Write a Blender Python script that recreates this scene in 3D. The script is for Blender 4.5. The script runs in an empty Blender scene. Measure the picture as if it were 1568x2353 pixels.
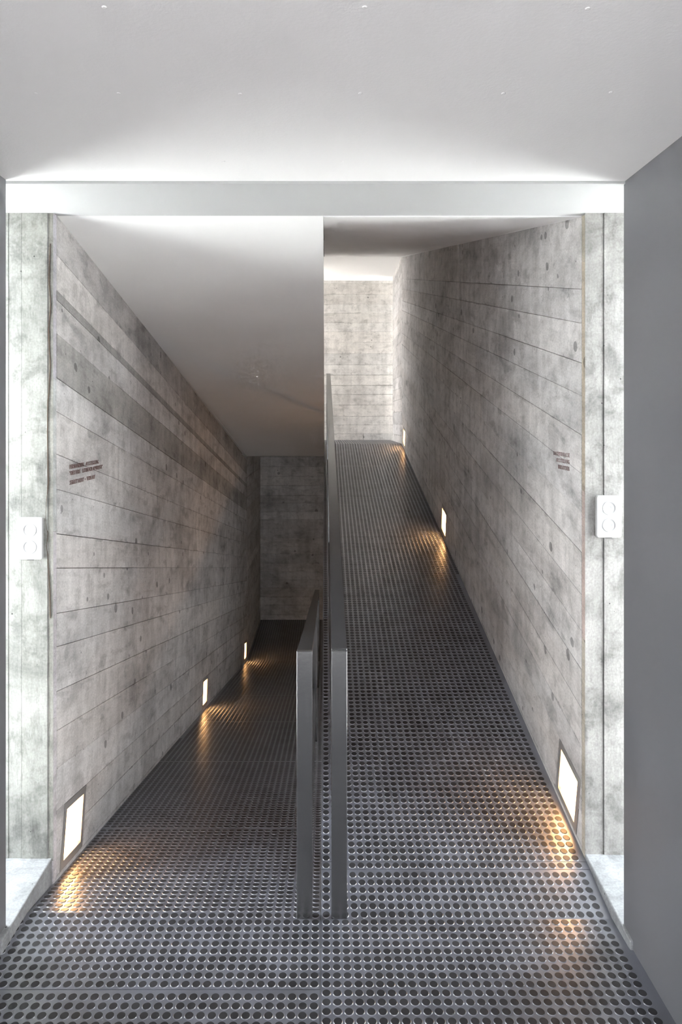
import bpy, math, random
import numpy as np

random.seed(7)
scene = bpy.context.scene
col = scene.collection

# ------------------------------------------------------------------ camera
cam_d = bpy.data.cameras.new('camera')
cam = bpy.data.objects.new('camera', cam_d)
col.objects.link(cam)
FPX = 1600.0
cam_d.sensor_fit = 'VERTICAL'
cam_d.sensor_height = 36.0
cam_d.sensor_width = 24.0
cam_d.lens = FPX * 36.0 / 2353.0
cam_d.shift_x = (784.0 - 747.0) / 2353.0
cam_d.shift_y = -(1176.5 - 964.0) / 2353.0
cam_d.clip_start = 0.05
cam.location = (0, 0, 1.6)
cam.rotation_euler = (math.radians(90), 0, 0)
scene.camera = cam

# ------------------------------------------------------------------ view + world
scene.view_settings.view_transform = 'Standard'
scene.view_settings.look = 'None'
scene.view_settings.gamma = 1.0
scene.view_settings.use_curve_mapping = False
scene.view_settings.exposure = 2.72

world = bpy.data.worlds.new('world')
scene.world = world
world.use_nodes = True
wb = world.node_tree.nodes['Background']
wb.inputs['Color'].default_value = (0.955, 0.97, 1.0, 1)
wb.inputs['Strength'].default_value = 4.4
sun_d = bpy.data.lights.new('sun', 'SUN')
sun_d.energy = 19.0
sun_d.angle = math.radians(0.6)
sun_d.color = (1.0, 0.98, 0.95)
sun = bpy.data.objects.new('sun', sun_d)
sun.rotation_euler = (math.radians(-38), 0, 0)      # from beyond the far end of the building, high
col.objects.link(sun)
scene.cycles.use_light_tree = False
scene.cycles.adaptive_threshold = 0.06
scene.cycles.adaptive_min_samples = 24
scene.cycles.max_bounces = 10
scene.cycles.diffuse_bounces = 6
scene.cycles.transparent_max_bounces = 8
scene.cycles.sample_clamp_indirect = 6.0


def portal(name, loc, rot, sx, sy):
    d = bpy.data.lights.new(name, 'AREA')
    d.shape = 'RECTANGLE'
    d.size, d.size_y = sx, sy
    d.cycles.is_portal = True
    o = bpy.data.objects.new(name, d)
    o.location, o.rotation_euler = loc, rot
    col.objects.link(o)


R90 = math.pi / 2
# daylight portals sit in the modelled window openings
portal('daylight_portal', (1.27, 2.31, 1.19), (0, R90, 0), 2.30, 0.30)
portal('daylight_portal', (-1.27, 2.31, 1.19), (0, -R90, 0), 2.30, 0.30)
portal('daylight_portal', (1.25, 9.83, 2.44), (0, R90, 0), 2.26, 0.26)
portal('daylight_portal', (-1.25, 9.56, 2.44), (0, -R90, 0), 2.26, 0.78)
portal('daylight_portal', (0, -3.95, 1.17), (R90, 0, 0), 7.0, 2.26)
portal('daylight_portal', (3.55, -1.6, 1.17), (0, R90, 0), 2.26, 4.6)
portal('daylight_portal', (-3.55, -1.6, 1.17), (0, -R90, 0), 2.26, 4.6)

# ------------------------------------------------------------------ helpers


EDGE_LOW = [(0, 1)]


def new_mesh(name, verts, faces, mat=None, uvs=None):
    me = bpy.data.meshes.new(name)
    me.from_pydata([tuple(v) for v in verts], [], [tuple(f) for f in faces])
    if uvs is not None:
        lay = me.uv_layers.new(name='uv')
        for p in me.polygons:
            for li in p.loop_indices:
                lay.data[li].uv = uvs[me.loops[li].vertex_index]
        # distance to the board's lower / upper edge, 0..1
        edge = me.uv_layers.new(name='across')
        for p in me.polygons:
            for li in p.loop_indices:
                edge.data[li].uv = (0.0, 0.0 if (me.loops[li].vertex_index % 4) in EDGE_LOW[0] else 1.0)
    if mat:
        me.materials.append(mat)
    me.update()
    return me


def link(name, me, parent=None, loc=(0, 0, 0), color=None):
    o = bpy.data.objects.new(name, me)
    o.location = loc
    col.objects.link(o)
    if parent is not None:
        o.parent = parent
    if color is not None:
        o.color = color
    return o


def tag(o, label=None, cat=None, group=None, kind=None):
    if label:
        o['label'] = label
    if cat:
        o['category'] = cat
    if group:
        o['group'] = group
    if kind:
        o['kind'] = kind
    return o


BOXF = [(0, 3, 2, 1), (4, 5, 6, 7), (0, 1, 5, 4), (1, 2, 6, 5), (2, 3, 7, 6), (3, 0, 4, 7)]


def fix(me):
    import bmesh
    b = bmesh.new()
    b.from_mesh(me)
    bmesh.ops.recalc_face_normals(b, faces=b.faces)
    b.to_mesh(me)
    b.free()
    return me


def hexa(name, front, back, mat, parent=None, uvs=None, color=None):
    """solid between two quads; origin moved to its centre"""
    pts = np.array(list(front) + list(back), float)
    c = pts.mean(axis=0)
    me = new_mesh(name, pts - c, BOXF, mat, (list(uvs) * 2) if uvs is not None else None)
    fix(me)
    return link(name, me, parent, tuple(c), color)


def box(name, x0, x1, y0, y1, z0, z1, mat, parent=None, color=None, bevel=0.0, seg=2):
    f = [(x0, y0, z0), (x1, y0, z0), (x1, y1, z0), (x0, y1, z0)]
    b = [(x0, y0, z1), (x1, y0, z1), (x1, y1, z1), (x0, y1, z1)]
    o = hexa(name, f, b, mat, parent, None, color)
    if bevel:
        do_bevel(o.data, bevel, seg)
    return o


def do_bevel(me, w, seg=2):
    import bmesh
    b = bmesh.new()
    b.from_mesh(me)
    bmesh.ops.bevel(b, geom=list(b.edges), offset=w, segments=seg, affect='EDGES', profile=0.5)
    b.to_mesh(me)
    b.free()


def prism_yz(name, poly, x0, x1, mat, parent=None):
    """extrude a polygon given in (y,z) between two x"""
    n = len(poly)
    v = [(x0, y, z) for y, z in poly] + [(x1, y, z) for y, z in poly]
    f = [tuple(range(n)), tuple(range(2 * n - 1, n - 1, -1))]
    for i in range(n):
        j = (i + 1) % n
        f.append((i, j, n + j, n + i))
    c = np.mean(np.array(v), axis=0)
    me = fix(new_mesh(name, np.array(v) - c, f, mat))
    return link(name, me, parent, tuple(c))


# ------------------------------------------------------------------ materials


class NT:
    def __init__(s, name):
        s.m = bpy.data.materials.new(name)
        s.m.use_nodes = True
        s.t = s.m.node_tree
        s.n = s.t.nodes
        s.b = s.n['Principled BSDF']

    def add(s, typ, **kw):
        nd = s.n.new(typ)
        for k, v in kw.items():
            setattr(nd, k, v)
        return nd

    def lk(s, a, b):
        s.t.links.new(a, b)

    def ramp(s, fac, stops):
        r = s.add('ShaderNodeValToRGB')
        e = r.color_ramp.elements
        while len(e) > 1:
            e.remove(e[-1])
        e[0].position, e[0].color = stops[0][0], stops[0][1]
        for p, c in stops[1:]:
            k = e.new(p)
            k.color = c
        s.lk(fac, r.inputs[0])
        return r.outputs[0]

    def mul(s, a, b, fac=1.0):
        m = s.add('ShaderNodeMix', data_type='RGBA', blend_type='MULTIPLY')
        m.inputs[0].default_value = fac
        s.lk(a, m.inputs[6])
        s.lk(b, m.inputs[7])
        return m.outputs[2]

    def math(s, op, a, b=None, c=None):
        m = s.add('ShaderNodeMath', operation=op)
        for i, x in enumerate((a, b, c)):
            if x is None:
                continue
            if isinstance(x, (int, float)):
                m.inputs[i].default_value = x
            else:
                s.lk(x, m.inputs[i])
        return m.outputs[0]

    def mapping(s, vec, scale):
        m = s.add('ShaderNodeMapping')
        m.inputs['Scale'].default_value = scale
        s.lk(vec, m.inputs[0])
        return m.outputs[0]

    def noise(s, vec, scale, detail=4, rough=0.55, dist=0.0):
        n = s.add('ShaderNodeTexNoise')
        n.inputs['Scale'].default_value = scale
        n.inputs['Detail'].default_value = detail
        n.inputs['Roughness'].default_value = rough
        n.inputs['Distortion'].default_value = dist
        if vec is not None:
            s.lk(vec, n.inputs['Vector'])
        return n.outputs[0]

    def bump(s, h, strength=0.3, dist=0.002, prev=None):
        b = s.add('ShaderNodeBump')
        b.inputs['Strength'].default_value = strength
        b.inputs['Distance'].default_value = dist
        s.lk(h, b.inputs['Height'])
        if prev is not None:
            s.lk(prev, b.inputs['Normal'])
        return b.outputs[0]


def g(v, w=None):
    return (v, v, v, 1) if w is None else (v[0], v[1], v[2], 1)


def concrete(name, base, vec_kind='UV', knots=True, rough=0.8, stain=1.0, knot_gate=0.25, mott=1.0):
    k = NT(name)
    tc = k.add('ShaderNodeTexCoord')
    v = tc.outputs['UV'] if vec_kind == 'UV' else tc.outputs['Object']
    oi = k.add('ShaderNodeObjectInfo')
    basec = k.add('ShaderNodeRGB')
    basec.outputs[0].default_value = (*base, 1)
    c = k.mul(basec.outputs[0], oi.outputs['Color'])
    # cloudy stains drawn out along the board
    geo = k.add('ShaderNodeNewGeometry')
    pos = geo.outputs['Position']
    n1 = k.noise(k.mapping(pos, (1.0, 0.8, 1.7)), 2.0, 5, 0.66, 0.5)
    c = k.mul(c, k.ramp(n1, [(0.30, g(1.13)), (0.48, g(1.0)), (0.57, g(1.0 - 0.15 * stain)), (0.70, g(1.0 - 0.38 * stain))]))
    # vertical run-downs
    n5 = k.noise(k.mapping(pos, (6.0, 6.0, 0.7)), 2.0, 3, 0.6)
    c = k.mul(c, k.ramp(n5, [(0.35, g(1.07)), (0.68, g(0.86))]))
    # darker blotches left by the formwork, following single boards
    n6 = k.noise(k.mapping(v, (1.2, 3.0, 1.0)), 3.1, 4, 0.6, 0.3)
    c = k.mul(c, k.ramp(n6, [(0.56, g(1.0)), (0.66, g(1.0 - 0.24 * stain)), (0.8, g(1.0 - 0.34 * stain))]))
    # wood grain print
    n2 = k.noise(k.mapping(v, (1.6, 34.0, 1.0)), 2.2, 3, 0.6, 0.9)
    c = k.mul(c, k.ramp(n2, [(0.30, g(0.94)), (0.5, g(1.0)), (0.72, g(1.03))]))
    # fine speckle
    n3 = k.noise(v, 130, 1, 0.6)
    c = k.mul(c, k.ramp(n3, [(0.3, g(0.88)), (0.7, g(1.10))]))
    # mid-size mottling
    n7 = k.noise(pos, 14, 4, 0.7, 0.3)
    c = k.mul(c, k.ramp(n7, [(0.34, g(1.0 + 0.09 * mott)), (0.52, g(1.0)), (0.66, g(1.0 - 0.20 * mott))]))
    if vec_kind == 'UV':
        # slurry leaked along the formwork joints: smudges beside the board edges
        um = k.add('ShaderNodeUVMap', uv_map='across')
        sx = k.add('ShaderNodeSeparateXYZ')
        k.lk(um.outputs[0], sx.inputs[0])
        ed = k.math('MINIMUM', sx.outputs[1], k.math('SUBTRACT', 1.0, sx.outputs[1]))
        ned = k.noise(k.mapping(v, (2.2, 5.0, 1.0)), 2.6, 4, 0.65)
        lim = k.math('MULTIPLY', k.math('MAXIMUM', k.math('SUBTRACT', ned, 0.55), 0.0), 2.2)
        soft = k.add('ShaderNodeClamp')
        k.lk(k.math('MULTIPLY', k.math('SUBTRACT', lim, ed), 5.0), soft.inputs[0])
        sm = k.math('MULTIPLY', soft.outputs[0], k.math('MULTIPLY_ADD', k.noise(v, 30, 4, 0.7), 0.62, 0.0))
        sm1 = k.math('SUBTRACT', 1.0, sm)
        cbe = k.add('ShaderNodeCombineColor')
        for i in range(3):
            k.lk(sm1, cbe.inputs[i])
        c = k.mul(c, cbe.outputs[0])
    if knots:
        vo = k.add('ShaderNodeTexVoronoi')
        vo.inputs['Scale'].default_value = 7.0
        k.lk(v, vo.inputs['Vector'])
        wob = k.math('ADD', vo.outputs['Distance'], k.math('MULTIPLY', k.math('SUBTRACT', k.noise(v, 24, 2), 0.5), 0.09))
        sep = k.add('ShaderNodeSeparateColor')
        k.lk(vo.outputs['Color'], sep.inputs[0])
        gate = k.math('GREATER_THAN', sep.outputs[0], knot_gate)
        rad = k.math('MULTIPLY_ADD', k.math('POWER', sep.outputs[1], 1.3), 0.13, 0.035)
        inside = k.math('MULTIPLY', k.math('LESS_THAN', wob, rad), gate)
        kn = k.math('MULTIPLY_ADD', inside, -0.50, 1.0)
        comb = k.add('ShaderNodeCombineColor')
        for i in range(3):
            k.lk(kn, comb.inputs[i])
        c = k.mul(c, comb.outputs[0])
    # air holes
    v2 = k.add('ShaderNodeTexVoronoi')
    v2.inputs['Scale'].default_value = 34
    k.lk(v, v2.inputs['Vector'])
    s2 = k.add('ShaderNodeSeparateColor')
    k.lk(v2.outputs['Color'], s2.inputs[0])
    hole = k.math('MULTIPLY', k.math('LESS_THAN', v2.outputs['Distance'], k.math('MULTIPLY_ADD', s2.outputs[1], 0.09, 0.03)),
                  k.math('GREATER_THAN', s2.outputs[0], 0.78))
    hm = k.math('MULTIPLY_ADD', hole, -0.7, 1.0)
    cb = k.add('ShaderNodeCombineColor')
    for i in range(3):
        k.lk(hm, cb.inputs[i])
    c = k.mul(c, cb.outputs[0])
    k.lk(c, k.b.inputs['Base Color'])
    k.b.inputs['Roughness'].default_value = rough
    k.b.inputs['Specular IOR Level'].default_value = 0.3
    nb = k.bump(k.noise(k.mapping(v, (20.0, 70.0, 40.0)), 1.2, 2, 0.65), 0.5, 0.0018)
    k.lk(nb, k.b.inputs['Normal'])
    return k.m


def paint(name, base, rough=0.5, bumpscale=160, bumpstr=0.25, tone=0.05, spec=0.5, metallic=0.0, dist=0.0012, ior=1.5):
    k = NT(name)
    tc = k.add('ShaderNodeTexCoord')
    v = tc.outputs['Object']
    bc = k.add('ShaderNodeRGB')
    bc.outputs[0].default_value = (*base, 1)
    n = k.noise(v, 2.5, 4, 0.5)
    c = k.mul(bc.outputs[0], k.ramp(n, [(0.3, g(1 - tone)), (0.7, g(1 + tone))]))
    k.lk(c, k.b.inputs['Base Color'])
    k.b.inputs['Roughness'].default_value = rough
    k.b.inputs['Specular IOR Level'].default_value = spec
    k.b.inputs['Metallic'].default_value = metallic
    k.b.inputs['IOR'].default_value = ior
    k.lk(k.bump(k.noise(v, bumpscale, 3, 0.6), bumpstr, dist), k.b.inputs['Normal'])
    return k.m


M_board = concrete('board_marked_concrete', (0.63, 0.61, 0.60))
M_boardend = concrete('board_marked_concrete_pale', (0.68, 0.66, 0.63), knot_gate=0.5, stain=0.6)
M_col = concrete('column_concrete', (0.338, 0.332, 0.322), knots=False, stain=1.2, mott=1.5)
M_kerb = concrete('sill_concrete', (0.33, 0.34, 0.35), 'Object', knots=False, stain=0.5)

M_core = paint('core_concrete', (0.30, 0.29, 0.28), 0.8, 30, 0.1, 0.1)
M_gravel = paint('pale_gravel', (0.50, 0.50, 0.50), 0.9, 40, 0.1, 0.1)
M_white = paint('white_plaster', (0.88, 0.87, 0.87), 0.6, 120, 0.45, 0.02)
M_white2 = paint('white_smooth_paint', (0.90, 0.895, 0.89), 0.45, 60, 0.10, 0.02)
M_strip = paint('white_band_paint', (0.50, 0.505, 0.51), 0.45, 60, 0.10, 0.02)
M_bead = paint('white_caulk', (0.88, 0.88, 0.88), 0.5, 60, 0.1, 0.02)
M_panel = paint('dark_grey_panel_paint', (0.17, 0.17, 0.185), 0.42, 30, 0.05, 0.05)
M_steel = paint('dark_painted_steel', (0.034, 0.035, 0.039), 0.24, 90, 0.22, 0.12, 0.5, 0.0, 0.0012, 2.2)
M_plastic = paint('white_plastic', (0.46, 0.46, 0.46), 0.3, 40, 0.0, 0.0)
M_slot = paint('dark_slot', (0.02, 0.02, 0.02), 0.6)
M_lframe = paint('lamp_frame_metal', (0.33, 0.32, 0.31), 0.4, 60, 0.15, 0.15, 0.5, 0.3)
M_print = paint('brown_print', (0.16, 0.080, 0.072), 0.7)
M_alu = paint('window_frame_paint', (0.12, 0.12, 0.13), 0.4)


def rubber(name, base, rough, ior, dust):
    k = NT(name)
    tc = k.add('ShaderNodeTexCoord')
    geo = k.add('ShaderNodeNewGeometry')
    v = geo.outputs['Position']
    bc = k.add('ShaderNodeRGB')
    bc.outputs[0].default_value = (*base, 1)
    c = k.mul(bc.outputs[0], k.ramp(k.noise(v, 9, 2, 0.5), [(0.3, g(1 - dust)), (0.7, g(1 + dust))]))
    k.lk(c, k.b.inputs['Base Color'])
    k.b.inputs['Roughness'].default_value = rough
    k.b.inputs['IOR'].default_value = ior
    return k.m


M_rubber = rubber('rubber_sheet', (0.122, 0.130, 0.162), 0.31, 2.7, 0.25)
M_stud = rubber('rubber_stud_top', (0.036, 0.036, 0.040), 0.34, 1.5, 0.3)


def emission(name, colr, strength):
    k = NT(name)
    k.b.inputs['Base Color'].default_value = (0.8, 0.8, 0.8, 1)
    k.b.inputs['Emission Color'].default_value = (*colr, 1)
    k.b.inputs['Emission Strength'].default_value = strength
    return k.m


M_lamp = emission('warm_lit_opal_glass', (1.0, 0.52, 0.20), 3.6)


def glass(name, tint):
    k = NT(name)
    k.n.remove(k.b)
    tr = k.add('ShaderNodeBsdfTransparent')
    tr.inputs[0].default_value = (*tint, 1)
    gl = k.add('ShaderNodeBsdfGlossy')
    gl.inputs['Roughness'].default_value = 0.02
    mx = k.add('ShaderNodeMixShader')
    mx.inputs[0].default_value = 0.06
    k.lk(tr.outputs[0], mx.inputs[1])
    k.lk(gl.outputs[0], mx.inputs[2])
    k.lk(mx.outputs[0], k.n['Material Output'].inputs['Surface'])
    return k.m


M_glass = glass('window_glass', (0.96, 0.98, 0.975))
M_tint = glass('window_glass_dimming', (0.86, 0.88, 0.875))  # tint added to weaken the daylight through the front side windows
M_upper = glass('landing_glass_dimming', (0.66, 0.65, 0.635))  # tint added to hold back daylight on the upper end wall
M_foyer = glass('foyer_glass_dimming', (0.38, 0.38, 0.38))  # strong tint added to keep light from behind the camera low

# ------------------------------------------------------------------ layout numbers
YC = 2.4615                 # front face of the concrete wall ends
UP0, UP1, UPZ = 2.23, 8.50, 1.305
DN0, DN1, DNZ = 2.2605, 8.38, -1.295
YE_UP, YE_DN = 9.97, 10.07  # end walls
SU = UPZ / (UP1 - UP0)
SD = DNZ / (DN1 - DN0)
XE = -0.013                 # edge of the rising ramp
ZC, ZS = 2.338, 2.330       # ceiling, ceiling strip


def XR(y):
    return 0.920 + 0.0035 * (y - YC)


def XL(y):
    return -0.9615 + 0.0035 * (y - YC)


def zup(y):
    return SU * (y - UP0)


def zdn(y):
    return SD * (y - DN0)


def zsofR(y):
    return 2.323 + 0.2093 * (y - YC)


def zsofL(y):
    return 2.332 - 0.2002 * (y - 2.52)


# ------------------------------------------------------------------ setting: cores of the walls, slabs, ceilings
wall_right = box('wall_right', 0.985, 1.32, YC + 0.036, 9.70, -1.7, 4.9, M_core)
tag(wall_right, 'grey board-marked concrete wall rising beside the upward ramp', 'wall', kind='structure')
wall_left = box('wall_left', -1.32, -1.0, YC + 0.036, 10.3, -1.7, 1.20, M_core)
tag(wall_left, 'grey board-marked concrete wall descending beside the downward ramp', 'wall', kind='structure')
# the same wall above, open at the upper landing window
wu = box('wall_left_upper', -1.32, -0.965, YC + 0.036, 9.16, 1.20, 4.9, M_core)
tag(wu, 'concrete wall above the sloping white ceiling', 'wall', kind='structure')
wall_back = box('wall_back', -1.5, 1.5, YE_UP + 0.036, 10.4, 1.19, 4.9, M_core)
tag(wall_back, 'pale board-marked concrete end wall above the upper landing', 'wall', kind='structure')
wall_back_lower = box('wall_back_lower', -1.0, 1.32, YE_DN + 0.036, 10.4, -1.7, 1.189, M_core)
tag(wall_back_lower, 'dark board-marked concrete end wall of the lower landing', 'wall', kind='structure')
box_r = box('wall_right_return', 0.985, 1.32, 9.70, 10.4, -1.7, 1.26, M_core)
tag(box_r, 'concrete parapet under the upper landing window', 'wall', kind='structure')
box_l = box('wall_left_return', -1.32, -0.96, 9.16, 10.4, 1.21, 1.26, M_core)
tag(box_l, 'concrete sill under the hidden upper landing window', 'wall', kind='structure')
lint_r = box('wall_right_lintel', 0.95, 1.32, 9.70, 10.4, 3.60, 4.9, M_core)
tag(lint_r, 'concrete lintel over the upper landing window', 'wall', kind='structure')
lint_l = box('wall_left_lintel', -1.32, -0.95, 9.16, 10.4, 3.60, 4.9, M_core)
tag(lint_l, 'concrete lintel over the hidden upper window', 'wall', kind='structure')
found = box('wall_foundation', -1.0, 1.0, 2.10, UP0 - 0.002, -1.7, -0.21, M_core)
tag(found, 'concrete wall beneath the front landing', 'wall', kind='structure')

# floors
floor = box('floor', -1.34, 1.34, -0.6, UP0, -0.20, -0.004, M_core)
tag(floor, 'black studded rubber floor of the front landing', 'floor', kind='structure')
ff = box('floor_foyer', -3.6, 3.6, -4.0, -0.602, -0.20, 0.0, M_white2)  # out of view; pale tone added to bounce light onto the ceiling
tag(ff, 'unseen foyer floor behind the viewpoint, made pale to bounce light upwards', 'floor', kind='structure')
for sx in (-1, 1):
    ff = box('floor_foyer_side', *sorted((sx * 1.345, sx * 3.6)), -0.60, 0.75, -0.20, 0.0, M_white2)  # same added pale tone, bouncing light upwards
    tag(ff, 'unseen foyer floor beside the passage, made pale to bounce light upwards', 'floor', group='foyer floor strips', kind='structure')
ramp_up = prism_yz('floor_ramp_up', [(UP0, -0.004), (UP1, UPZ - 0.004), (YE_UP + 0.03, UPZ - 0.004), (YE_UP + 0.03, UPZ - 0.2),
                                     (UP1, UPZ - 0.2), (UP0 + 0.0, -0.2)], XE, 0.984, M_core)
tag(ramp_up, 'black studded rubber ramp climbing to the bright upper landing', 'ramp', kind='structure')
ramp_dn = prism_yz('floor_ramp_down', [(UP0, -0.004), (DN0, -0.004), (DN1, DNZ - 0.004), (YE_DN + 0.03, DNZ - 0.004), (YE_DN + 0.03, DNZ - 0.25),
                                       (DN1, DNZ - 0.25), (DN0, -0.25), (UP0, -0.25)], -0.998, XE - 0.001, M_core)
tag(ramp_dn, 'black studded rubber ramp descending into the dark lower landing', 'ramp', kind='structure')
low = box('floor_lower', XE, 1.0, UP0, YE_DN + 0.03, -1.60, DNZ - 0.004, M_core)
tag(low, 'dark floor under the rising ramp', 'floor', kind='structure')
upl = box('floor_upper', -0.96, XE - 0.001, 8.52, YE_UP + 0.03, UPZ - 0.12, UPZ - 0.004, M_core)
tag(upl, 'hidden half of the upper landing floor', 'floor', kind='structure')

# ceilings
gv = [(-25, -25), (25, -25), (25, 30), (-25, 30), (-1.33, 2.0), (1.33, 2.0), (1.33, 10.41), (-1.33, 10.41)]
gr = link('ground', fix(new_mesh('ground', [(x, y, -0.22) for x, y in gv] + [(x, y, -0.5) for x, y in gv],
                                [(0, 1, 5, 4), (1, 2, 6, 5), (2, 3, 7, 6), (3, 0, 4, 7), (8, 12, 13, 9), (9, 13, 14, 10), (10, 14, 15, 11), (11, 15, 12, 8),
                                 (0, 8, 9, 1), (1, 9, 10, 2), (2, 10, 11, 3), (3, 11, 8, 0), (4, 5, 13, 12), (5, 6, 14, 13), (6, 7, 15, 14), (7, 4, 12, 15)], M_gravel)))
tag(gr, 'pale sunlit gravel ground outside the side windows', 'ground', kind='structure')
cf = box('ceiling_foyer', -3.6, 3.6, -4.0, 0.90, ZC, ZC + 0.2, M_white)
tag(cf, 'white plaster ceiling of the foyer behind the viewpoint', 'ceiling', kind='structure')
ceiling = box('ceiling', -1.32, 1.32, 0.902, 2.155, ZC, ZC + 0.2, M_white)
tag(ceiling, 'white textured plaster ceiling above the front landing', 'ceiling', kind='structure')
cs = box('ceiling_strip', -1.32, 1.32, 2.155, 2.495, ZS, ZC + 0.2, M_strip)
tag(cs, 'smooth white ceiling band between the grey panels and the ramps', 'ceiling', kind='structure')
cl = prism_yz('ceiling_ramp_down', [(2.495, zsofL(2.495) - 0.006), (8.38, zsofL(8.38)), (YE_DN + 0.03, zsofL(8.38) + 0.02), (YE_DN + 0.03, UPZ - 0.125),
                                    (8.52, UPZ - 0.125), (8.38, UPZ + 0.03), (2.495, 2.56)], -0.998, -0.006, M_white2)
tag(cl, 'white sloping ceiling over the downward ramp', 'ceiling', kind='structure')
cr = prism_yz('ceiling_ramp_up', [(2.4615 + 0.0335, zsofR(2.495) - 0.004), (UP1, zsofR(UP1)), (UP1, zsofR(UP1) + 0.2), (2.495, 2.60)], -0.005, 0.984, M_white)
tag(cr, 'white sloping ceiling over the upward ramp', 'ceiling', kind='structure')
ct = box('ceiling_landing', -0.998, 0.984, UP1, YE_UP + 0.03, zsofR(UP1) + 0.002, zsofR(UP1) + 0.2, M_white2)
tag(ct, 'bright white flat ceiling above the upper landing', 'ceiling', kind='structure')
# closed shell above (flight turning back)
roof = box('ceiling_roof', -1.32, 1.32, 2.30, 10.4, 4.9, 5.0, M_white)
tag(roof, 'hidden roof slab over the ramps', 'ceiling', kind='structure')
wm = box('wall_middle', -0.005, 0.145, 2.54, UP1, 3.80, 4.9, M_white)
tag(wm, 'hidden white partition above the ramps', 'wall', kind='structure')
wf = box('wall_front_upper', -1.32, 1.32, 2.30, 2.49, ZC + 0.2, 4.9, M_white)
tag(wf, 'hidden upper front wall above the ceiling band', 'wall', kind='structure')

# grey panels beside the landing
PY0 = 0.75
fr = box('wall_foyer_right', 1.28, 3.6, PY0, PY0 + 0.15, -0.01, ZC, M_panel)
tag(fr, 'grey foyer wall beside the passage opening, rising side', 'wall', kind='structure')
fl = box('wall_foyer_left', -3.6, -1.28, PY0, PY0 + 0.15, -0.01, ZC, M_panel)
tag(fl, 'grey foyer wall beside the passage opening, descending side', 'wall', kind='structure')
pr = box('wall_right_panel', 0.930, 1.28, PY0, 2.165, -0.01, ZC, M_panel)
tag(pr, 'dark grey painted panel wall at the picture right edge', 'wall', kind='structure')
pl = box('wall_left_panel', -1.28, -0.983, PY0, 2.144, -0.01, ZC, M_panel)
tag(pl, 'dark grey painted panel wall at the picture left edge', 'wall', kind='structure')

# sills (concrete kerbs) beside the landing
sr = prism_yz('window_sill_right', [(2.10, -0.05), (YC + 0.03, -0.05), (YC + 0.03, 0.066), (2.10, 0.026)], 0.921, 1.34, M_kerb)
do_bevel(sr.data, 0.004, 2)
tag(sr, 'pale concrete kerb between grey panel and concrete column on the rising side', 'sill', kind='structure')
sl = prism_yz('window_sill_left', [(2.08, -0.12), (YC + 0.03, -0.12), (YC + 0.03, 0.050), (2.08, 0.042)], -1.34, -0.966, M_kerb)
do_bevel(sl.data, 0.004, 2)
tag(sl, 'pale concrete kerb between grey panel and concrete column on the descending side', 'sill', kind='structure')

# back end of the landing, behind the camera: glazed door wall


def window(name, label, axis, a0, a1, b0, b1, pos, t=0.04, gm=None):
    """frame of four bars and a pane. axis 'x': plane x=pos, a=y, b=z; axis 'y': plane y=pos, a=x, b=z"""
    e = bpy.data.objects.new(name, None)
    col.objects.link(e)
    tag(e, label, 'window', kind='structure')
    e.location = (pos, (a0 + a1) / 2, b0) if axis == 'x' else ((a0 + a1) / 2, pos, b0)
    fr = 0.025

    def pb(nm, u0, u1, v0, v1, th, mat):
        if axis == 'x':
            o = box(nm, pos - th / 2, pos + th / 2, u0, u1, v0, v1, mat)
        else:
            o = box(nm, u0, u1, pos - th / 2, pos + th / 2, v0, v1, mat)
        o.location = o.location - e.location
        o.parent = e
        return o
    pb('frame_bar', a0, a1, b0, b0 + fr, t, M_alu)
    pb('frame_bar', a0, a1, b1 - fr, b1, t, M_alu)
    pb('frame_bar', a0, a0 + fr, b0 + fr, b1 - fr, t, M_alu)
    pb('frame_bar', a1 - fr, a1, b0 + fr, b1 - fr, t, M_alu)
    pb('pane', a0 + fr, a1 - fr, b0 + fr, b1 - fr, 0.008, gm or M_glass)


window('window_1', 'narrow upright side window between grey panel and column, rising side', 'x', 2.165, YC, 0.06, ZS, 1.30, gm=M_tint)
window('window_2', 'narrow upright side window between grey panel and column, descending side', 'x', 2.144, YC, 0.05, ZS, -1.30, gm=M_tint)
window('window_3', 'narrow upright side window at the upper landing, rising side', 'x', 9.70, YE_UP, 1.27, 3.58, 1.28, gm=M_upper)
window('window_4', 'unseen side window at the upper landing, widened for more light, turning side', 'x', 9.16, YE_UP, 1.27, 3.58, -1.28, gm=M_upper)  # out of view; width added to brighten the upper landing
window('window_5', 'glazed end of the foyer behind the viewpoint', 'y', -3.6, 3.6, 0.0, ZC, -3.97, gm=M_foyer)
window('window_6', 'glazed side of the foyer behind the viewpoint, rising side', 'x', -3.95, PY0, 0.0, ZC, 3.57, gm=M_foyer)
window('window_7', 'glazed side of the foyer behind the viewpoint, descending side', 'x', -3.95, PY0, 0.0, ZC, -3.57, gm=M_foyer)

# ------------------------------------------------------------------ white bead trims along the soffits


def bead(name, side, y0, y1, zf, label):
    X = XR if side > 0 else XL
    w = 0.005
    f = [(X(y0) - side * w, y0, zf(y0) - w), (X(y0) + side * .03, y0, zf(y0) - w), (X(y0) + side * .03, y0, zf(y0) + w), (X(y0) - side * w, y0, zf(y0) + w)]
    b = [(X(y1) - side * w, y1, zf(y1) - w), (X(y1) + side * .03, y1, zf(y1) - w), (X(y1) + side * .03, y1, zf(y1) + w), (X(y1) - side * w, y1, zf(y1) + w)]
    o = hexa(name, f, b, M_bead)
    tag(o, label, 'trim', kind='structure')


bead('trim_1', 1, 2.4975, UP1 - 0.003, lambda y: zsofR(y), 'thin white bead where the rising ceiling meets the concrete wall')
bead('trim_2', -1, 2.4975, 8.377, lambda y: zsofL(y), 'thin white bead where the falling ceiling meets the concrete wall')

# ------------------------------------------------------------------ board-marked concrete: every board print is a piece


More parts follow.
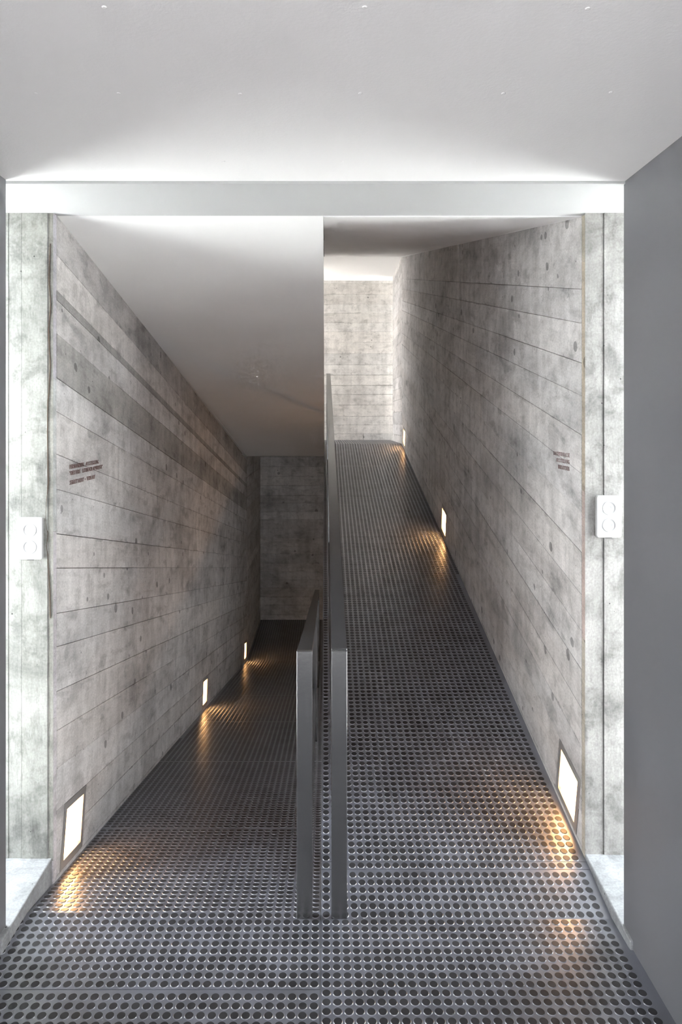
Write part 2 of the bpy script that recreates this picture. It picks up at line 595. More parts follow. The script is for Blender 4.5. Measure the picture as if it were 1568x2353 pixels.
def tone(lo=0.86, hi=1.10, tint=(1, 1, 1)):
    t = random.uniform(lo, hi)
    w = random.uniform(-0.012, 0.012)
    return (t * (1 + w) * tint[0], t * tint[1], t * (1 - w) * tint[2], 1)


def wall_board(side, zf, ya, yb, v0, v1, ta, tb, parent, mat, color, proud, gap=None):
    """board on a side wall; v is height above the line zf(y); ta/tb tilt of the two ends"""
    X = XR if side > 0 else XL
    q = []
    gap = random.choice((0.0006, 0.0008, 0.0010, 0.0013)) if gap is None else gap
    v0 += gap
    v1 -= gap
    ya += gap
    yb -= gap
    for (y, t, v) in ((ya, ta, v0), (yb, tb, v0), (yb, tb, v1), (ya, ta, v1)):
        yy = y + t * v
        q.append((yy, zf(yy) + v))
    fr = [(X(y) - side * proud, y, z) for y, z in q]
    bk = [(X(y) + side * 0.033, y, z) for y, z in q]
    ou, ov = random.uniform(0, 60), random.uniform(0, 60)
    uv = [(y + ou, v + ov) for (y, _), v in zip(q, (v0, v0, v1, v1))]
    o = hexa('board', fr, bk, mat, None, uv, color)
    o.parent = parent
    o.matrix_parent_inverse = parent.matrix_basis.inverted()
    return o


LAMP_W = 0.232
LAMP_V0, LAMP_V1 = 0.016, 0.248


def splits(y0, y1, n):
    """random butt joints along a row"""
    out = [y0]
    y = y0 + random.uniform(0.7, 2.6)
    while y < y1 - 0.6:
        out.append(y)
        y += random.uniform(1.6, 3.0)
    out.append(y1)
    return out


def board_wall(side, zf, sl, y0, y1, rows, lamps, parent, tones, ntop):
    tilt = -sl
    for r in range(len(rows) - 1):
        v0, v1 = rows[r], rows[r + 1]
        cutrow = (v0 >= LAMP_V0 - 0.002 and v1 <= LAMP_V1 + 0.002)
        cuts = splits(y0, y1, 2)
        segs = []
        if cutrow:
            edges = [(y0, 0.0)]
            for yl in lamps:
                edges += [(yl - LAMP_W / 2, tilt), (yl + LAMP_W / 2, tilt)]
            edges += [(y1, 0.0)]
            for i in range(0, len(edges), 2):
                if edges[i + 1][0] - edges[i][0] > 0.006:
                    segs.append((edges[i], edges[i + 1]))
        else:
            for a, b in zip(cuts[:-1], cuts[1:]):
                segs.append(((a, 0.0), (b, 0.0)))
        for (a, ta), (b, tb) in segs:
            t = tones(r)
            wall_board(side, zf, a, b, v0, v1, ta, tb, parent, M_board, t, random.uniform(0.0, 0.0022))


# rows measured at the column edge, as height above the ramp line
ROWS_R = [-0.10, LAMP_V0, 0.132, LAMP_V1] + [0.375, 0.512, 0.650, 0.788, 0.918, 1.070, 1.215, 1.352, 1.490, 1.630, 1.748, 1.890, 2.012, 2.275]
LAMPS_R = [2.664, 5.467, 8.285]


def tones_r(r):
    return tone(0.93, 1.06)


board_wall(1, zup, SU, YC + 0.030, UP1, ROWS_R, LAMPS_R, wall_right, tones_r, 0)

ROWS_L = [-0.10, LAMP_V0, 0.132, LAMP_V1, 0.40, 0.535, 0.675, 0.835, 0.955, 1.117, 1.24, 1.40, 1.525, 1.678, 1.798, 1.957, 2.078, 2.112, 2.24, 2.40]
LAMPS_L = [2.632, 5.49, 8.205]


def tones_l(r):
    v = ROWS_L[r]
    if abs(v - 2.078) < 0.001:
        return (0.60, 0.60, 0.59, 1)
    if abs(v - 1.798) < 0.001:
        return (0.70, 0.70, 0.685, 1)
    if v > 2.2:
        return tone(0.72, 0.85)
    return tone(0.93, 1.06)


board_wall(-1, zdn, SD, YC + 0.030, 8.38, ROWS_L, LAMPS_L, wall_left, tones_l, 0)

# narrow upright strips at the outer corners of the two walls
for side, zf, top, par in ((1, zup, 2.275, wall_right), (-1, zdn, 2.40, wall_left)):
    X = XR if side > 0 else XL
    c = (0.74, 0.67, 0.58, 1) if side > 0 else (0.95, 0.95, 1.0, 1)
    v = -0.1
    while v < top:
        v1 = min(v + random.uniform(0.5, 0.9), top)
        cc = tuple(x * random.uniform(0.95, 1.05) for x in c[:3]) + (1,)
        wall_board(side, zf, YC, YC + 0.030, v, v1, 0, 0, par, M_board, cc, 0.0005, 0.0006)
        v = v1


def stub(side, y0, y1, z0, z1, h, parent, mat, lo, hi):
    z = z0
    while z < z1 - 0.02:
        zz = min(z + h * random.uniform(0.88, 1.12), z1)
        zb = z
        wall_board(side, lambda y: 0.0, y0 + 0.004, y1, zb, zz, 0, 0, parent, mat, tone(lo, hi), random.uniform(0, 0.002))
        z = zz


stub(1, UP1, 9.70, UPZ - 0.05, zsofR(UP1) + 0.02, 0.144, wall_right, M_board, 0.92, 1.12)
stub(-1, 8.38, YE_DN, DNZ - 0.05, 1.19, 0.126, wall_left, M_board, 0.88, 1.08)


def end_boards(parent, y, x0, x1, z0, z1, h, mat, lo, hi):
    z = z0
    while z < z1 - 0.02:
        zz = min(z + h * random.uniform(0.86, 1.14), z1)
        xs = [x0, x1]
        if random.random() < 0.3:
            xs = [x0, random.uniform(x0 + 0.4, x1 - 0.4), x1]
        for a, b in zip(xs[:-1], xs[1:]):
            gp = random.uniform(0.0006, 0.0018)
            pr_ = random.uniform(0, 0.003)
            q = [(a + gp, z + gp), (b - gp, z + gp), (b - gp, zz - gp), (a + gp, zz - gp)]
            ou, ov = random.uniform(0, 60), random.uniform(0, 60)
            o = hexa('board', [(px, y - pr_, pz) for px, pz in q], [(px, y + 0.034, pz) for px, pz in q], mat, None,
                     [(px + ou, pz + ov) for px, pz in q], tone(lo, hi))
            o.parent = parent
            o.matrix_parent_inverse = parent.matrix_basis.inverted()
        z = zz


end_boards(wall_back, YE_UP, -1.28, 1.28, UPZ - 0.06, 3.66, 0.144, M_boardend, 0.92, 1.08)
end_boards(wall_back_lower, YE_DN, -0.995, 1.0, DNZ - 0.06, 1.18, 0.126, M_board, 0.85, 1.08)

# concrete columns = the wall ends, printed with upright boards


def column(name, label, xs, z0, tint, cols):
    e = bpy.data.objects.new(name, None)
    e.location = ((xs[0] + xs[-1]) / 2, YC + 0.015, z0)
    col.objects.link(e)
    tag(e, label, 'column', kind='structure')
    for i in range(len(xs) - 1):
        a, b = sorted((xs[i], xs[i + 1]))
        gp = 0.0008
        pr_ = (0.0, 0.003, 0.001, 0.002)[i % 4]
        q = [(a + gp, z0), (b - gp, z0), (b - gp, ZS), (a + gp, ZS)]
        ou, ov = random.uniform(0, 60), random.uniform(0, 60)
        EDGE_LOW[0] = (0, 3)
        o = hexa('board', [(px, YC - pr_, pz) for px, pz in q], [(px, YC + 0.029, pz) for px, pz in q], M_col, None,
                 [(pz + ou, px + ov) for px, pz in q], cols[i])
        EDGE_LOW[0] = (0, 1)
        o.location = o.location - e.location
        o.parent = e
    return e


c_r = column('column_right', 'pale concrete column with upright board marks beside the rising ramp', [0.9195, 0.986, 1.092, 1.30], 0.045, None,
             [(0.97, 0.96, 0.95, 1), (1.0, 0.99, 0.98, 1), (1.02, 1.02, 1.02, 1)])
c_l = column('column_left', 'greenish pale concrete column with upright board marks beside the descending ramp', [-0.9605, -0.980, -1.072, -1.118, -1.30], 0.04, None,
             [(0.80, 0.80, 0.74, 1), (0.87, 0.89, 0.85, 1), (0.87, 0.89, 0.86, 1), (0.90, 0.91, 0.90, 1)])


# ------------------------------------------------------------------ rubber sheets and studs
PITCH = 0.0304


def stud_mesh(name, seg):
    rings = [(0.0131, 0.0), (0.0124, 0.0008), (0.0116, 0.0016), (0.0108, 0.0019)]
    v, f = [], []
    for r, z in rings:
        for i in range(seg):
            a = 2 * math.pi * i / seg
            v.append((r * math.cos(a), r * math.sin(a), z))
    for k in range(len(rings) - 1):
        for i in range(seg):
            j = (i + 1) % seg
            f.append((k * seg + i, k * seg + j, (k + 1) * seg + j, (k + 1) * seg + i))
    f.append(tuple((len(rings) - 1) * seg + i for i in range(seg)))
    me = bpy.data.meshes.new(name)
    me.from_pydata(v, [], f)
    sm = [True] * (len(f) - 1) + [False]
    me.polygons.foreach_set('use_smooth', sm)
    mi = [0] * seg + [0] * seg + [1] * seg + [1]
    me.materials.append(M_rubber)
    me.materials.append(M_stud)
    me.polygons.foreach_set('material_index', mi)
    me.update()
    return me


ME_STUD = stud_mesh('rubber_stud', 20)


def mass_studs(name, mats, seg, parent):
    """many small studs joined into one mesh; mats: list of (origin(3), yaxis slope angle)"""
    base = stud_mesh('tmp', seg)
    nv = len(base.vertices)
    bv = np.zeros(nv * 3)
    base.vertices.foreach_get('co', bv)
    bv = bv.reshape(-1, 3)
    lp = np.array([l.vertex_index for l in base.loops])
    ls = np.array([p.loop_start for p in base.polygons])
    lt = np.array([p.loop_total for p in base.polygons])
    mi = np.array([p.material_index for p in base.polygons])
    sm = np.array([p.use_smooth for p in base.polygons])
    n = len(mats)
    P = np.array([m[0] for m in mats])
    A = np.array([m[1] for m in mats])
    ca, sa = np.cos(A)[:, None], np.sin(A)[:, None]
    X = bv[None, :, 0] + P[:, 0:1]
    Y = bv[None, :, 1] * ca - bv[None, :, 2] * sa + P[:, 1:2]
    Z = bv[None, :, 1] * sa + bv[None, :, 2] * ca + P[:, 2:3]
    V = np.stack([X, Y, Z], -1).reshape(-1)
    me = bpy.data.meshes.new(name)
    me.vertices.add(n * nv)
    me.vertices.foreach_set('co', V)
    L = (lp[None, :] + (np.arange(n) * nv)[:, None]).reshape(-1)
    me.loops.add(len(L))
    me.loops.foreach_set('vertex_index', L.astype(np.int32))
    S = (ls[None, :] + (np.arange(n) * len(lp))[:, None]).reshape(-1)
    me.polygons.add(len(S))
    me.polygons.foreach_set('loop_start', S.astype(np.int32))
    me.polygons.foreach_set('material_index', np.tile(mi, n).astype(np.int32))
    me.update(calc_edges=True)
    me.polygons.foreach_set('use_smooth', np.tile(sm, n))
    me.materials.append(M_rubber)
    me.materials.append(M_stud)
    me.validate()
    bpy.data.meshes.remove(base)
    o = link(name, me)
    o.parent = parent
    o.matrix_parent_inverse = parent.matrix_basis.inverted()
    tag(o, None, None, None, 'stuff')
    return o


def in_frame(p):
    x = 747 + FPX * p[0] / p[1]
    y = 964 + FPX * (1.6 - p[2]) / p[1]
    return -6 < x < 1574 and y < 2358


class Cover:
    """one floor surface with its sheets and studs"""

    def __init__(s, root):
        s.root = root
        s.studs = []       # (pos, ang, sheet)

    def sheet(s, x0, x1, ya, yb, zf, ang, gap=0.001):
        c, sn = math.cos(ang), math.sin(ang)
        x0 += gap
        x1 -= gap
        # no joint where the sheet folds into a ramp
        ya = ya if min(abs(ya - UP0), abs(ya - DN0)) < 0.001 else ya + gap
        yb = yb if min(abs(yb - UP0), abs(yb - DN0)) < 0.001 else yb - gap
        f = [(x0, ya, zf(ya) - 0.0036), (x1, ya, zf(ya) - 0.0036), (x1, yb, zf(yb) - 0.0036), (x0, yb, zf(yb) - 0.0036)]
        b = [(x, y, z + 0.0036) for x, y, z in f]
        o = hexa('rubber_sheet', f, b, M_rubber)
        o.parent = s.root
        o.matrix_parent_inverse = s.root.matrix_basis.inverted()
        return o

    def fill(s, sheet, xa, xdir, nx, ys, zf, ang, xlim=None):
        for y in ys:
            for i in range(nx):
                x = xa + xdir * PITCH * (i + 0.5)
                if xlim and not (xlim[0](y) + 0.012 < x < xlim[1](y) - 0.012):
                    continue
                s.studs.append(((x, y, zf(y)), ang, sheet))

    def build(s, nsingle=300):
        def size(t):
            p = t[0]
            return p[1] if in_frame(p) else 1e6 + abs(p[1])
        s.studs.sort(key=size)
        single = s.studs[:nsingle]
        rest = s.studs[nsingle:]
        for p, a, sh in single:
            o = bpy.data.objects.new('rubber_stud', ME_STUD)
            col.objects.link(o)
            o.location = p
            o.rotation_euler = (a, 0, 0)
            o.parent = sh
            # sheets keep their world transform through the parent inverse
            o.matrix_parent_inverse = sh.matrix_basis.inverted()
        mass_studs('rubber_studs', [(p, a) for p, a, _ in rest], 16, s.root)


def rows_between(a, b, cosang, align='c'):
    st = PITCH * cosang
    n = int((b - a) / st + 0.15)
    off = {'c': ((b - a) - n * st) / 2, 'a': 0.0, 'b': (b - a) - n * st}[align]
    return [a + off + st * (i + 0.5) for i in range(n)]


flat = lambda y: 0.0
land = Cover(floor)
cuts_l = [DN0 + 0.0, 1.954, 0.93, -0.10]
for b, a in zip(cuts_l[:-1], cuts_l[1:]):
    if b > DN0 - 0.01:
        b = UP0
    sh = land.sheet(-0.985, XE, a, b, flat, 0)
    land.fill(sh, XE - 0.002, -1, 32, rows_between(a, b, 1, 'b' if b > 2.2 else 'c'), flat, 0, (lambda y: -0.985, lambda y: XE))
cuts_r = [UP0, 1.40, 0.40, -0.60]
for b, a in zip(cuts_r[:-1], cuts_r[1:]):
    sh = land.sheet(XE, 0.932, a, b, flat, 0)
    land.fill(sh, XE + 0.002, 1, 31, rows_between(a, b, 1, 'b' if b > 2.2 else 'c'), flat, 0, (lambda y: XE, lambda y: 0.925))
land.build()

AU, AD = math.atan(SU), math.atan(SD)
cu = Cover(ramp_up)
cuts = [UP0, 2.416, 2.4475, 3.46, 4.47, 5.48, 6.49, 7.50, UP1]
for a, b in zip(cuts[:-1], cuts[1:]):
    sh = cu.sheet(XE, XR((a + b) / 2) + 0.004 if a > 2.44 else 0.921, a, b, zup, AU)
    cu.fill(sh, XE + 0.002, 1, 31, rows_between(a, b, math.cos(AU), 'a' if a < 2.3 else 'c'), zup, AU, (lambda y: XE, XR))
top = lambda y: UPZ
sh = cu.sheet(XE, 0.945, UP1, YE_UP, top, 0)
cu.fill(sh, XE + 0.002, 1, 31, rows_between(UP1, YE_UP, 1), top, 0, (lambda y: XE, XR))
cu.build()

cd = Cover(ramp_dn)
zflatdn = lambda y: 0.0
sh = cd.sheet(-0.966, XE - 0.001, UP0, DN0, zflatdn, 0, gap=0.0)
cd.fill(sh, XE - 0.002, -1, 32, rows_between(UP0, DN0, 1, 'a'), zflatdn, 0, (lambda y: -0.966, lambda y: XE))
cuts = [DN0, 2.98, 4.01, 5.04, 6.07, 7.10, DN1]
for a, b in zip(cuts[:-1], cuts[1:]):
    sh = cd.sheet(XL((a + b) / 2) - 0.004, XE - 0.001, a, b, zdn, AD)
    cd.fill(sh, XE - 0.002, -1, 32, rows_between(a, b, math.cos(AD), 'a' if a < 2.3 else 'c'), zdn, AD, (XL, lambda y: XE))
bot = lambda y: DNZ
sh = cd.sheet(-0.945, XE - 0.001, DN1, YE_DN, bot, 0)
cd.fill(sh, XE - 0.002, -1, 32, rows_between(DN1, YE_DN, 1), bot, 0, (XL, lambda y: XE))
cd.build()

# ------------------------------------------------------------------ railings: flat black steel bars
TB = 0.014    # bar thickness


def railing(name, label, x0n, x1n, x0f, x1f, zf, y_end, H, low_h, posts, slope_extra=0.0):
    e = bpy.data.objects.new(name, None)
    e.location = ((x0n + x1n) / 2, UP0, 0)
    col.objects.link(e)
    tag(e, label, 'railing')

    def xs(y):
        t = (y - UP0) / (y_end - UP0)
        return x0n + (x0f - x0n) * t, x1n + (x1f - x1n) * t

    def add(nm, front, back, bev=0.0012):
        o = hexa(nm, front, back, M_steel)
        do_bevel(o.data, bev, 1)
        o.location = o.location - e.location
        o.parent = e
        return o

    def bar(nm, ya, yb, h):
        qa, qb = [], []
        for y, q in ((ya, qa), (yb, qb)):
            a, b = xs(y)
            z = zf(y) + h
            q += [(a, y, z - TB), (b, y, z - TB), (b, y, z), (a, y, z)]
        return add(nm, qa, qb)
    # front post
    a, b = xs(UP0)
    zt = zf(UP0) + H
    add('post', [(a, UP0, -0.006), (b, UP0, -0.006), (b, UP0 + TB, -0.006), (a, UP0 + TB, -0.006)],
        [(a, UP0, zt), (b, UP0, zt), (b, UP0 + TB, zt), (a, UP0 + TB, zt)])
    bar('handrail', UP0 + TB + 0.0003, y_end, H)
    bar('lower_rail', UP0 + TB + 0.0003, y_end, low_h)
    for y in posts:
        a, b = xs(y)
        z0, z1 = zf(y) - 0.03, zf(y) + H - TB
        add('post', [(a, y, z0), (b, y, z0), (b, y + TB, z0), (a, y + TB, z0)], [(a, y, z1), (b, y, z1), (b, y + TB, z1), (a, y + TB, z1)])
    return e


railing('steel_railing', 'black flat-bar steel railing climbing along the upward ramp', 0.0208, 0.0712, 0.018, 0.068, lambda y: SU * (y - UP0) if y > UP0 else 0.0, 8.49, 0.858, 0.35, [4.46, 6.45, 8.45])
railing('steel_railing', 'black flat-bar steel railing falling along the downward ramp', -0.0905, -0.0402, -0.118, -0.066, lambda y: SD * (y - UP0) if y > UP0 else 0.0, 8.30, 0.858, 0.35, [4.46, 6.45, 8.26])

# ------------------------------------------------------------------ recessed wall lamps


def wall_lamp(side, zf, sl, yl, label):
    X = XR if side > 0 else XL
    e = bpy.data.objects.new('recessed_wall_lamp', None)
    e.location = (X(yl), yl, zf(yl) + LAMP_V0)
    col.objects.link(e)
    tag(e, label, 'lamp', 'square step lights low on the concrete walls')
    tilt = -sl

    def quad(ha, hb, v0, v1, d):
        out = []
        for (h, v) in ((ha, v0), (hb, v0), (hb, v1), (ha, v1)):
            y = yl + h + tilt * v
            out.append((X(y) + side * d, y, zf(y) + v))
        return out

    def part(nm, ha, hb, v0, v1, d0, d1, mat):
        o = hexa(nm, quad(ha, hb, v0, v1, d0), quad(ha, hb, v0, v1, d1), mat)
        o.location = o.location - e.location
        o.parent = e
        return o
    W = LAMP_W / 2 - 0.0015
    a0, a1 = LAMP_V0 + 0.0015, LAMP_V1 - 0.0015
    fw = 0.027
    part('frame_bar', -W, W, a0, a0 + fw, -0.002, 0.03, M_lframe)
    part('frame_bar', -W, W, a1 - fw, a1, -0.002, 0.03, M_lframe)
    part('frame_bar', -W, -W + fw, a0 + fw, a1 - fw, -0.002, 0.03, M_lframe)
    part('frame_bar', W - fw, W, a0 + fw, a1 - fw, -0.002, 0.03, M_lframe)
    part('diffuser', -W + fw, W - fw, a0 + fw, a1 - fw, 0.010, 0.032, M_lamp)


nm = ['nearest the column', 'halfway along the ramp', 'farthest along the ramp']
for y, n in zip(LAMPS_R, nm):
    wall_lamp(1, zup, SU, y, 'glowing square wall lamp beside the upward ramp, ' + n)
for y, n in zip(LAMPS_L, nm):
    wall_lamp(-1, zdn, SD, y, 'glowing square wall lamp beside the downward ramp, ' + n)

# ------------------------------------------------------------------ wall plates on the columns


def rounded_rect(w, h, r, n=6):
    pts = []
    for cx, cz, a0 in ((w / 2 - r, h / 2 - r, 0), (-w / 2 + r, h / 2 - r, 90), (-w / 2 + r, -h / 2 + r, 180), (w / 2 - r, -h / 2 + r, 270)):
        for i in range(n + 1):
            a = math.radians(a0 + 90 * i / n)
            pts.append((cx + r * math.cos(a), cz + r * math.sin(a)))
    return pts


def lathe_y(name, prof, mat, seg=40):
    """profile of (r, d): r radius in xz, d distance out of the wall (towards -y)"""
    v, f = [], []
    for r, d in prof:
        for i in range(seg):
            a = 2 * math.pi * i / seg
            v.append((r * math.cos(a), -d, r * math.sin(a)))
    for k in range(len(prof) - 1):
        for i in range(seg):
            j = (i + 1) % seg
            f.append((k * seg + i, k * seg + j, (k + 1) * seg + j, (k + 1) * seg + i))
    f.append(tuple((len(prof) - 1) * seg + i for i in range(seg)))
    me = fix(new_mesh(name, v, f, mat))
    me.polygons.foreach_set('use_smooth', [True] * len(me.polygons))
    return me


def wall_plate(x, z, label):
    e = bpy.data.objects.new('wall_plate', None)
    e.location = (x, YC - 0.0035, z)
    col.objects.link(e)
    tag(e, label, 'wall plate', 'white double wall plates on the columns')
    outer = rounded_rect(0.088, 0.148, 0.008)
    inner = rounded_rect(0.084, 0.144, 0.0065)
    n = len(outer)
    v = [(a, 0.002, b) for a, b in outer] + [(a, -0.0085, b) for a, b in outer] + [(a, -0.0105, b) for a, b in inner]
    f = []
    for k in range(2):
        for i in range(n):
            j = (i + 1) % n
            f.append((k * n + i, k * n + j, (k + 1) * n + j, (k + 1) * n + i))
    f.append(tuple(2 * n + i for i in range(n)))
    f.append(tuple(reversed(range(n))))
    link('plate', fix(new_mesh('plate', v, f, M_plastic)), e)
    for dz in (0.030, -0.030):
        ring = lathe_y('round_insert', [(0.0245, 0.0102), (0.0235, 0.0118), (0.0222, 0.0122), (0.0212, 0.0116), (0.0205, 0.0106), (0.0150, 0.0108), (0.0060, 0.0110),
                                        (0.0045, 0.0104), (0.0020, 0.0106)], M_plastic)
        link('round_insert', ring, e, (0, 0, dz))
    s = box('slot', -0.011, 0.011, -0.006, 0.001, -0.0765, -0.0745, M_slot)
    s.parent = e
    return e


wall_plate(1.000, 1.2585, 'white double wall plate with round inserts on the column by the rising ramp')
wall_plate(-1.0380, 1.1815, 'white double wall plate with round inserts on the column by the descending ramp')

# ------------------------------------------------------------------ printed lettering (fat-stemmed serif capitals)
TK, TH, SF = 0.20, 0.075, 0.075


def R(x0, x1, y0, y1):
    return [(x0, y0), (x1, y0), (x1, y1), (x0, y1)]


def stem(x, w=None):
    w = TK if w is None else w
    return [R(x, x + w, 0, 1), R(x - SF, x + w + SF, 0, 0.06), R(x - SF, x + w + SF, 0.94, 1)]


def diag(xa, ya, xb, yb, w):
    return [[(xa, ya), (xa + w, ya), (xb + w, yb), (xb, yb)]]


def arc(cx, cy, rx, ry, a0, a1, wx, wy, n=14):
    out = []
    for i in range(n):
        q = []
        for a, k in ((a0 + (a1 - a0) * i / n, 0), (a0 + (a1 - a0) * (i + 1) / n, 0), (a0 + (a1 - a0) * (i + 1) / n, 1), (a0 + (a1 - a0) * i / n, 1)):
            r = math.radians(a)
            q.append((cx + (rx - k * wx) * math.cos(r), cy + (ry - k * wy) * math.sin(r)))
        out.append(q)
    return out


def foot(x0, x1, y):
    return [R(x0, x1, y, y + 0.06)]


def glyph(c):
    S = SF
    if c == 'I':
        return stem(S), TK + 2 * S
    if c in 'EFL':
        p = stem(S)
        w = 0.62
        if c != 'F':
            p += [R(S + TK, w, 0, 0.06), R(w - 0.07, w, 0, 0.28)]
        if c != 'L':
            p += [R(S + TK, w, 0.94, 1), R(w - 0.07, w, 0.74, 1), R(S + TK, w - 0.14, 0.48, 0.54), R(w - 0.18, w - 0.12, 0.38, 0.64)]
        return p, w
    if c == 'T':
        x = 0.24
        return [R(x, x + TK, 0, 1), R(x - S, x + TK + S, 0, 0.06), R(0, 0.68, 0.94, 1), R(0, 0.06, 0.72, 1), R(0.62, 0.68, 0.72, 1)], 0.68
    if c == 'H':
        return stem(S) + stem(S + 0.46) + [R(S, S + 0.6, 0.47, 0.54)], 0.46 + TK + 2 * S
    if c == 'U':
        p = [R(S, S + TK, 0.3, 1)] + foot(0, TK + 2 * S, 0.94) + [R(0.62, 0.62 + TH, 0.3, 1)] + foot(0.54, 0.77, 0.94)
        cx = (S + 0.62 + TH) / 2
        p += arc(cx, 0.32, cx - S, 0.33, 180, 360, 0.13, 0.08)
        return p, 0.77
    if c == 'A':
        p = diag(0.06, 0, 0.36, 1, TH) + diag(0.58, 0, 0.33, 1, TK * 0.9) + [R(0.16, 0.62, 0.28, 0.34)] + foot(0, 0.2, 0) + foot(0.5, 0.84, 0)
        return p, 0.84
    if c == 'V':
        p = diag(0.36, 0, 0.06, 1, TK * 0.9) + diag(0.40, 0, 0.64, 1, TH) + foot(0, 0.34, 0.94) + foot(0.56, 0.78, 0.94)
        return p, 0.78
    if c == 'N':
        p = [R(S, S + TH, 0, 1)] + foot(0, 0.22, 0) + diag(0.52, 0, S, 1, TK) + [R(0.66, 0.66 + TH, 0, 1)] + foot(0.58, 0.81, 0.94)
        return p, 0.81
    if c == 'M':
        p = [R(S, S + TH, 0, 1)] + foot(0, 0.22, 0) + diag(0.40, 0, S, 1, TK) + diag(0.45, 0, 0.74, 1, TH) + [R(0.74, 0.74 + TK, 0, 1)] + foot(0.68, 1.0, 0) + foot(0.74, 1.0, 0.94)
        return p, 1.0
    if c == 'D':
        p = stem(S) + [R(S + TK, 0.42, 0, 0.06), R(S + TK, 0.42, 0.94, 1)] + arc(0.40, 0.5, 0.36, 0.5, -90, 90, TK, 0.06)
        return p, 0.76
    if c in 'PRB':
        p = stem(S) + [R(S + TK, 0.42, 0.94, 1), R(S + TK, 0.42, 0.46, 0.52)] + arc(0.40, 0.73, 0.30, 0.27, -90, 90, TK * 0.9, 0.06)
        w = 0.70
        if c == 'R':
            p += diag(0.56, 0, 0.38, 0.48, TK * 0.95) + foot(0.54, 0.84, 0)
            w = 0.82
        if c == 'B':
            p += [R(S + TK, 0.42, 0, 0.06)] + arc(0.40, 0.26, 0.33, 0.26, -90, 90, TK, 0.06)
            w = 0.74
        return p, w
    if c == 'K':
        p = stem(S) + diag(0.26, 0.40, 0.62, 1, TH) + diag(0.58, 0, 0.36, 0.56, TK * 0.95) + foot(0.54, 0.84, 0) + foot(0.54, 0.76, 0.94)
        return p, 0.82
    if c in 'OQ':
        p = arc(0.40, 0.5, 0.38, 0.51, 0, 360, TK, 0.06, 28)
        if c == 'Q':
            p += diag(0.62, -0.22, 0.36, 0.10, 0.13)
        return p, 0.80
    if c in 'CG':
        p = arc(0.40, 0.5, 0.38, 0.51, 55, 305, TK, 0.06, 22) + [R(0.62, 0.68, 0.68, 0.97)]
        if c == 'G':
            p += [R(0.54, 0.54 + TK, 0.03, 0.42)] + foot(0.46, 0.82, 0.40)
            return p, 0.82
        p += [R(0.62, 0.68, 0.05, 0.28)]
        return p, 0.74
    if c == 'S':
        p = arc(0.32, 0.74, 0.25, 0.27, 50, 220, 0.12, 0.06) + arc(0.32, 0.26, 0.27, 0.27, -140, 45, 0.13, 0.06)
        p += [[(0.10, 0.66), (0.22, 0.56), (0.56, 0.34), (0.46, 0.46)], [(0.10, 0.66), (0.46, 0.46), (0.55, 0.40), (0.20, 0.72)]]
        p += [R(0.49, 0.55, 0.70, 0.98), R(0.05, 0.11, 0.02, 0.30)]
        return p, 0.62
    if c == '"':
        return [R(0.03, 0.15, 0.68, 1.0), R(0.21, 0.33, 0.68, 1.0)], 0.36
    if c == '+':
        return [R(0.05, 0.45, 0.42, 0.54), R(0.19, 0.31, 0.26, 0.70)], 0.5
    return [], 0.42


def lettering(side, label, lines, y_anchor, align):
    X = XR if side > 0 else XL
    e = bpy.data.objects.new('wall_lettering', None)
    e.location = (X(y_anchor), y_anchor, lines[0][1])
    col.objects.link(e)
    tag(e, label, 'lettering')
    for txt, zb, h, width in lines:
        total = sum(glyph(c)[1] + 0.10 for c in txt) - 0.10
        k = width / total
        line = bpy.data.objects.new('text_line', None)
        col.objects.link(line)
        line.parent = e
        x = 0.0
        for ch in txt:
            polys, w = glyph(ch)
            if polys:
                v, f = [], []
                for q in polys:
                    n0 = len(v)
                    for px, py in q:
                        t = (px + x) * k
                        # left wall text reads away from the viewer, right wall text towards the viewer
                        y = y_anchor + t if side < 0 else (y_anchor + (width - t))
                        v.append((X(y) - side * 0.0026, y, zb + py * h))
                    f.append(tuple(range(n0, n0 + len(q))))
                nq = len(v)
                vb = [(a_ + side * 0.0005, b_, c_) for a_, b_, c_ in v]
                c = np.mean(np.array(v), axis=0)
                faces = list(f)
                for q in f:
                    faces.append(tuple(reversed([i + nq for i in q])))
                    for i in range(len(q)):
                        a_, b_ = q[i], q[(i + 1) % len(q)]
                        faces.append((a_, b_, b_ + nq, a_ + nq))
                link('letter', new_mesh('letter', np.array(v + vb) - c, faces, M_print), line, tuple(c - np.array(e.location)))
            x += w + 0.10


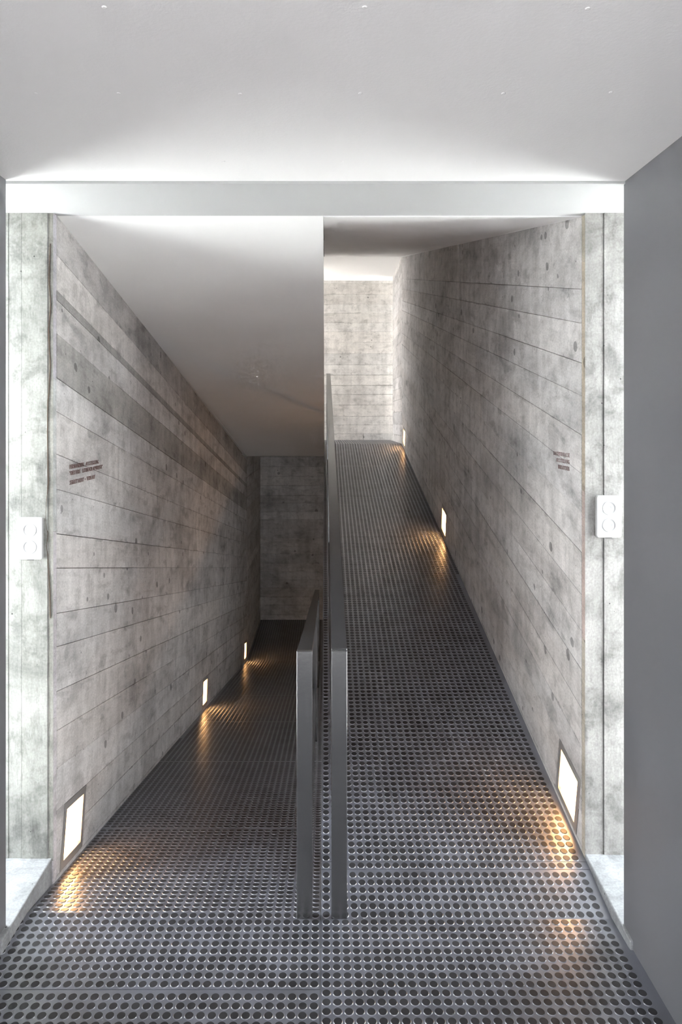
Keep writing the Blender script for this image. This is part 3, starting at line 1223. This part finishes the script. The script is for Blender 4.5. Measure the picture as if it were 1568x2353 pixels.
lettering(-1, 'brown serif lettering PERMANENTE AUSSTELLUNG, OEUVRE LITHOGRAPHIQUE, SEKRETARIAT VERKAUF on concrete',
          [('PERMANENTE  AUSSTELLUNG', 1.4140, 0.0158, 0.335), ('"OEUVRE  LITHOGRAPHIQUE"', 1.3900, 0.0158, 0.385), ('SEKRETARIAT + VERKAUF', 1.3545, 0.0158, 0.290)], 2.612, 'L')
lettering(1, 'brown serif lettering DACHTERRASSE, AUSSTELLUNG, BIBLIOTHEK on concrete',
          [('DACHTERRASSE', 1.4580, 0.0150, 0.185), ('AUSSTELLUNG', 1.4328, 0.0150, 0.153), ('BIBLIOTHEK', 1.4072, 0.0150, 0.130)], 2.612, 'R')

# ------------------------------------------------------------------ ceiling screws
ME_SCREW = lathe_y('screw', [(0.0050, 0.0), (0.0046, 0.0012), (0.0030, 0.0018), (0.0012, 0.0014)], M_white2, 12)
for x, y in ((-0.395, 1.246), (0.071, 1.246), (0.472, 1.25), (-0.467, 1.575), (-0.192, 1.578), (0.080, 1.575), (0.404, 1.575), (0.645, 1.57), (-0.655, 1.575),
             (-0.29, 1.99), (0.05, 1.99), (0.43, 1.99)):
    o = link('screw', ME_SCREW)
    o.rotation_euler = (R90, 0, 0)
    o.location = (x, y, ZC + 0.0002)
    o.parent = ceiling
    o.matrix_parent_inverse = ceiling.matrix_basis.inverted()

# ------------------------------------------------------------------ hairline crack beside the plate on the descending-side column
CR = [(116, 560), (113, 640), (117, 700), (112, 760), (116, 840), (113, 900), (110, 930), (109.4, 1000), (111.6, 1111), (107, 1156), (105, 1201), (110.5, 1225), (108, 1257),
      (110.5, 1279), (111.6, 1306), (115, 1357), (116, 1420)]
v, f = [], []
for i, (px, py) in enumerate(CR):
    x, z = (px - 747) / 650.0, 1.6 - (py - 964) / 650.0
    w = 0.0004 + 0.0005 * random.random()
    v += [(x - w, YC - 0.0033, z), (x + w, YC - 0.0033, z), (x + w, YC + 0.002, z), (x - w, YC + 0.002, z)]
    if i:
        a_, b_ = (i - 1) * 4, i * 4
        for j in range(4):
            f.append((a_ + j, a_ + (j + 1) % 4, b_ + (j + 1) % 4, b_ + j))
f += [(0, 1, 2, 3), tuple(range(len(v) - 4, len(v)))]
M_rust = paint('rust_brown', (0.10, 0.062, 0.040), 0.85)
o = link('crack', fix(new_mesh('crack', v, f, M_rust)))
o.parent = c_l
o.location = -c_l.location
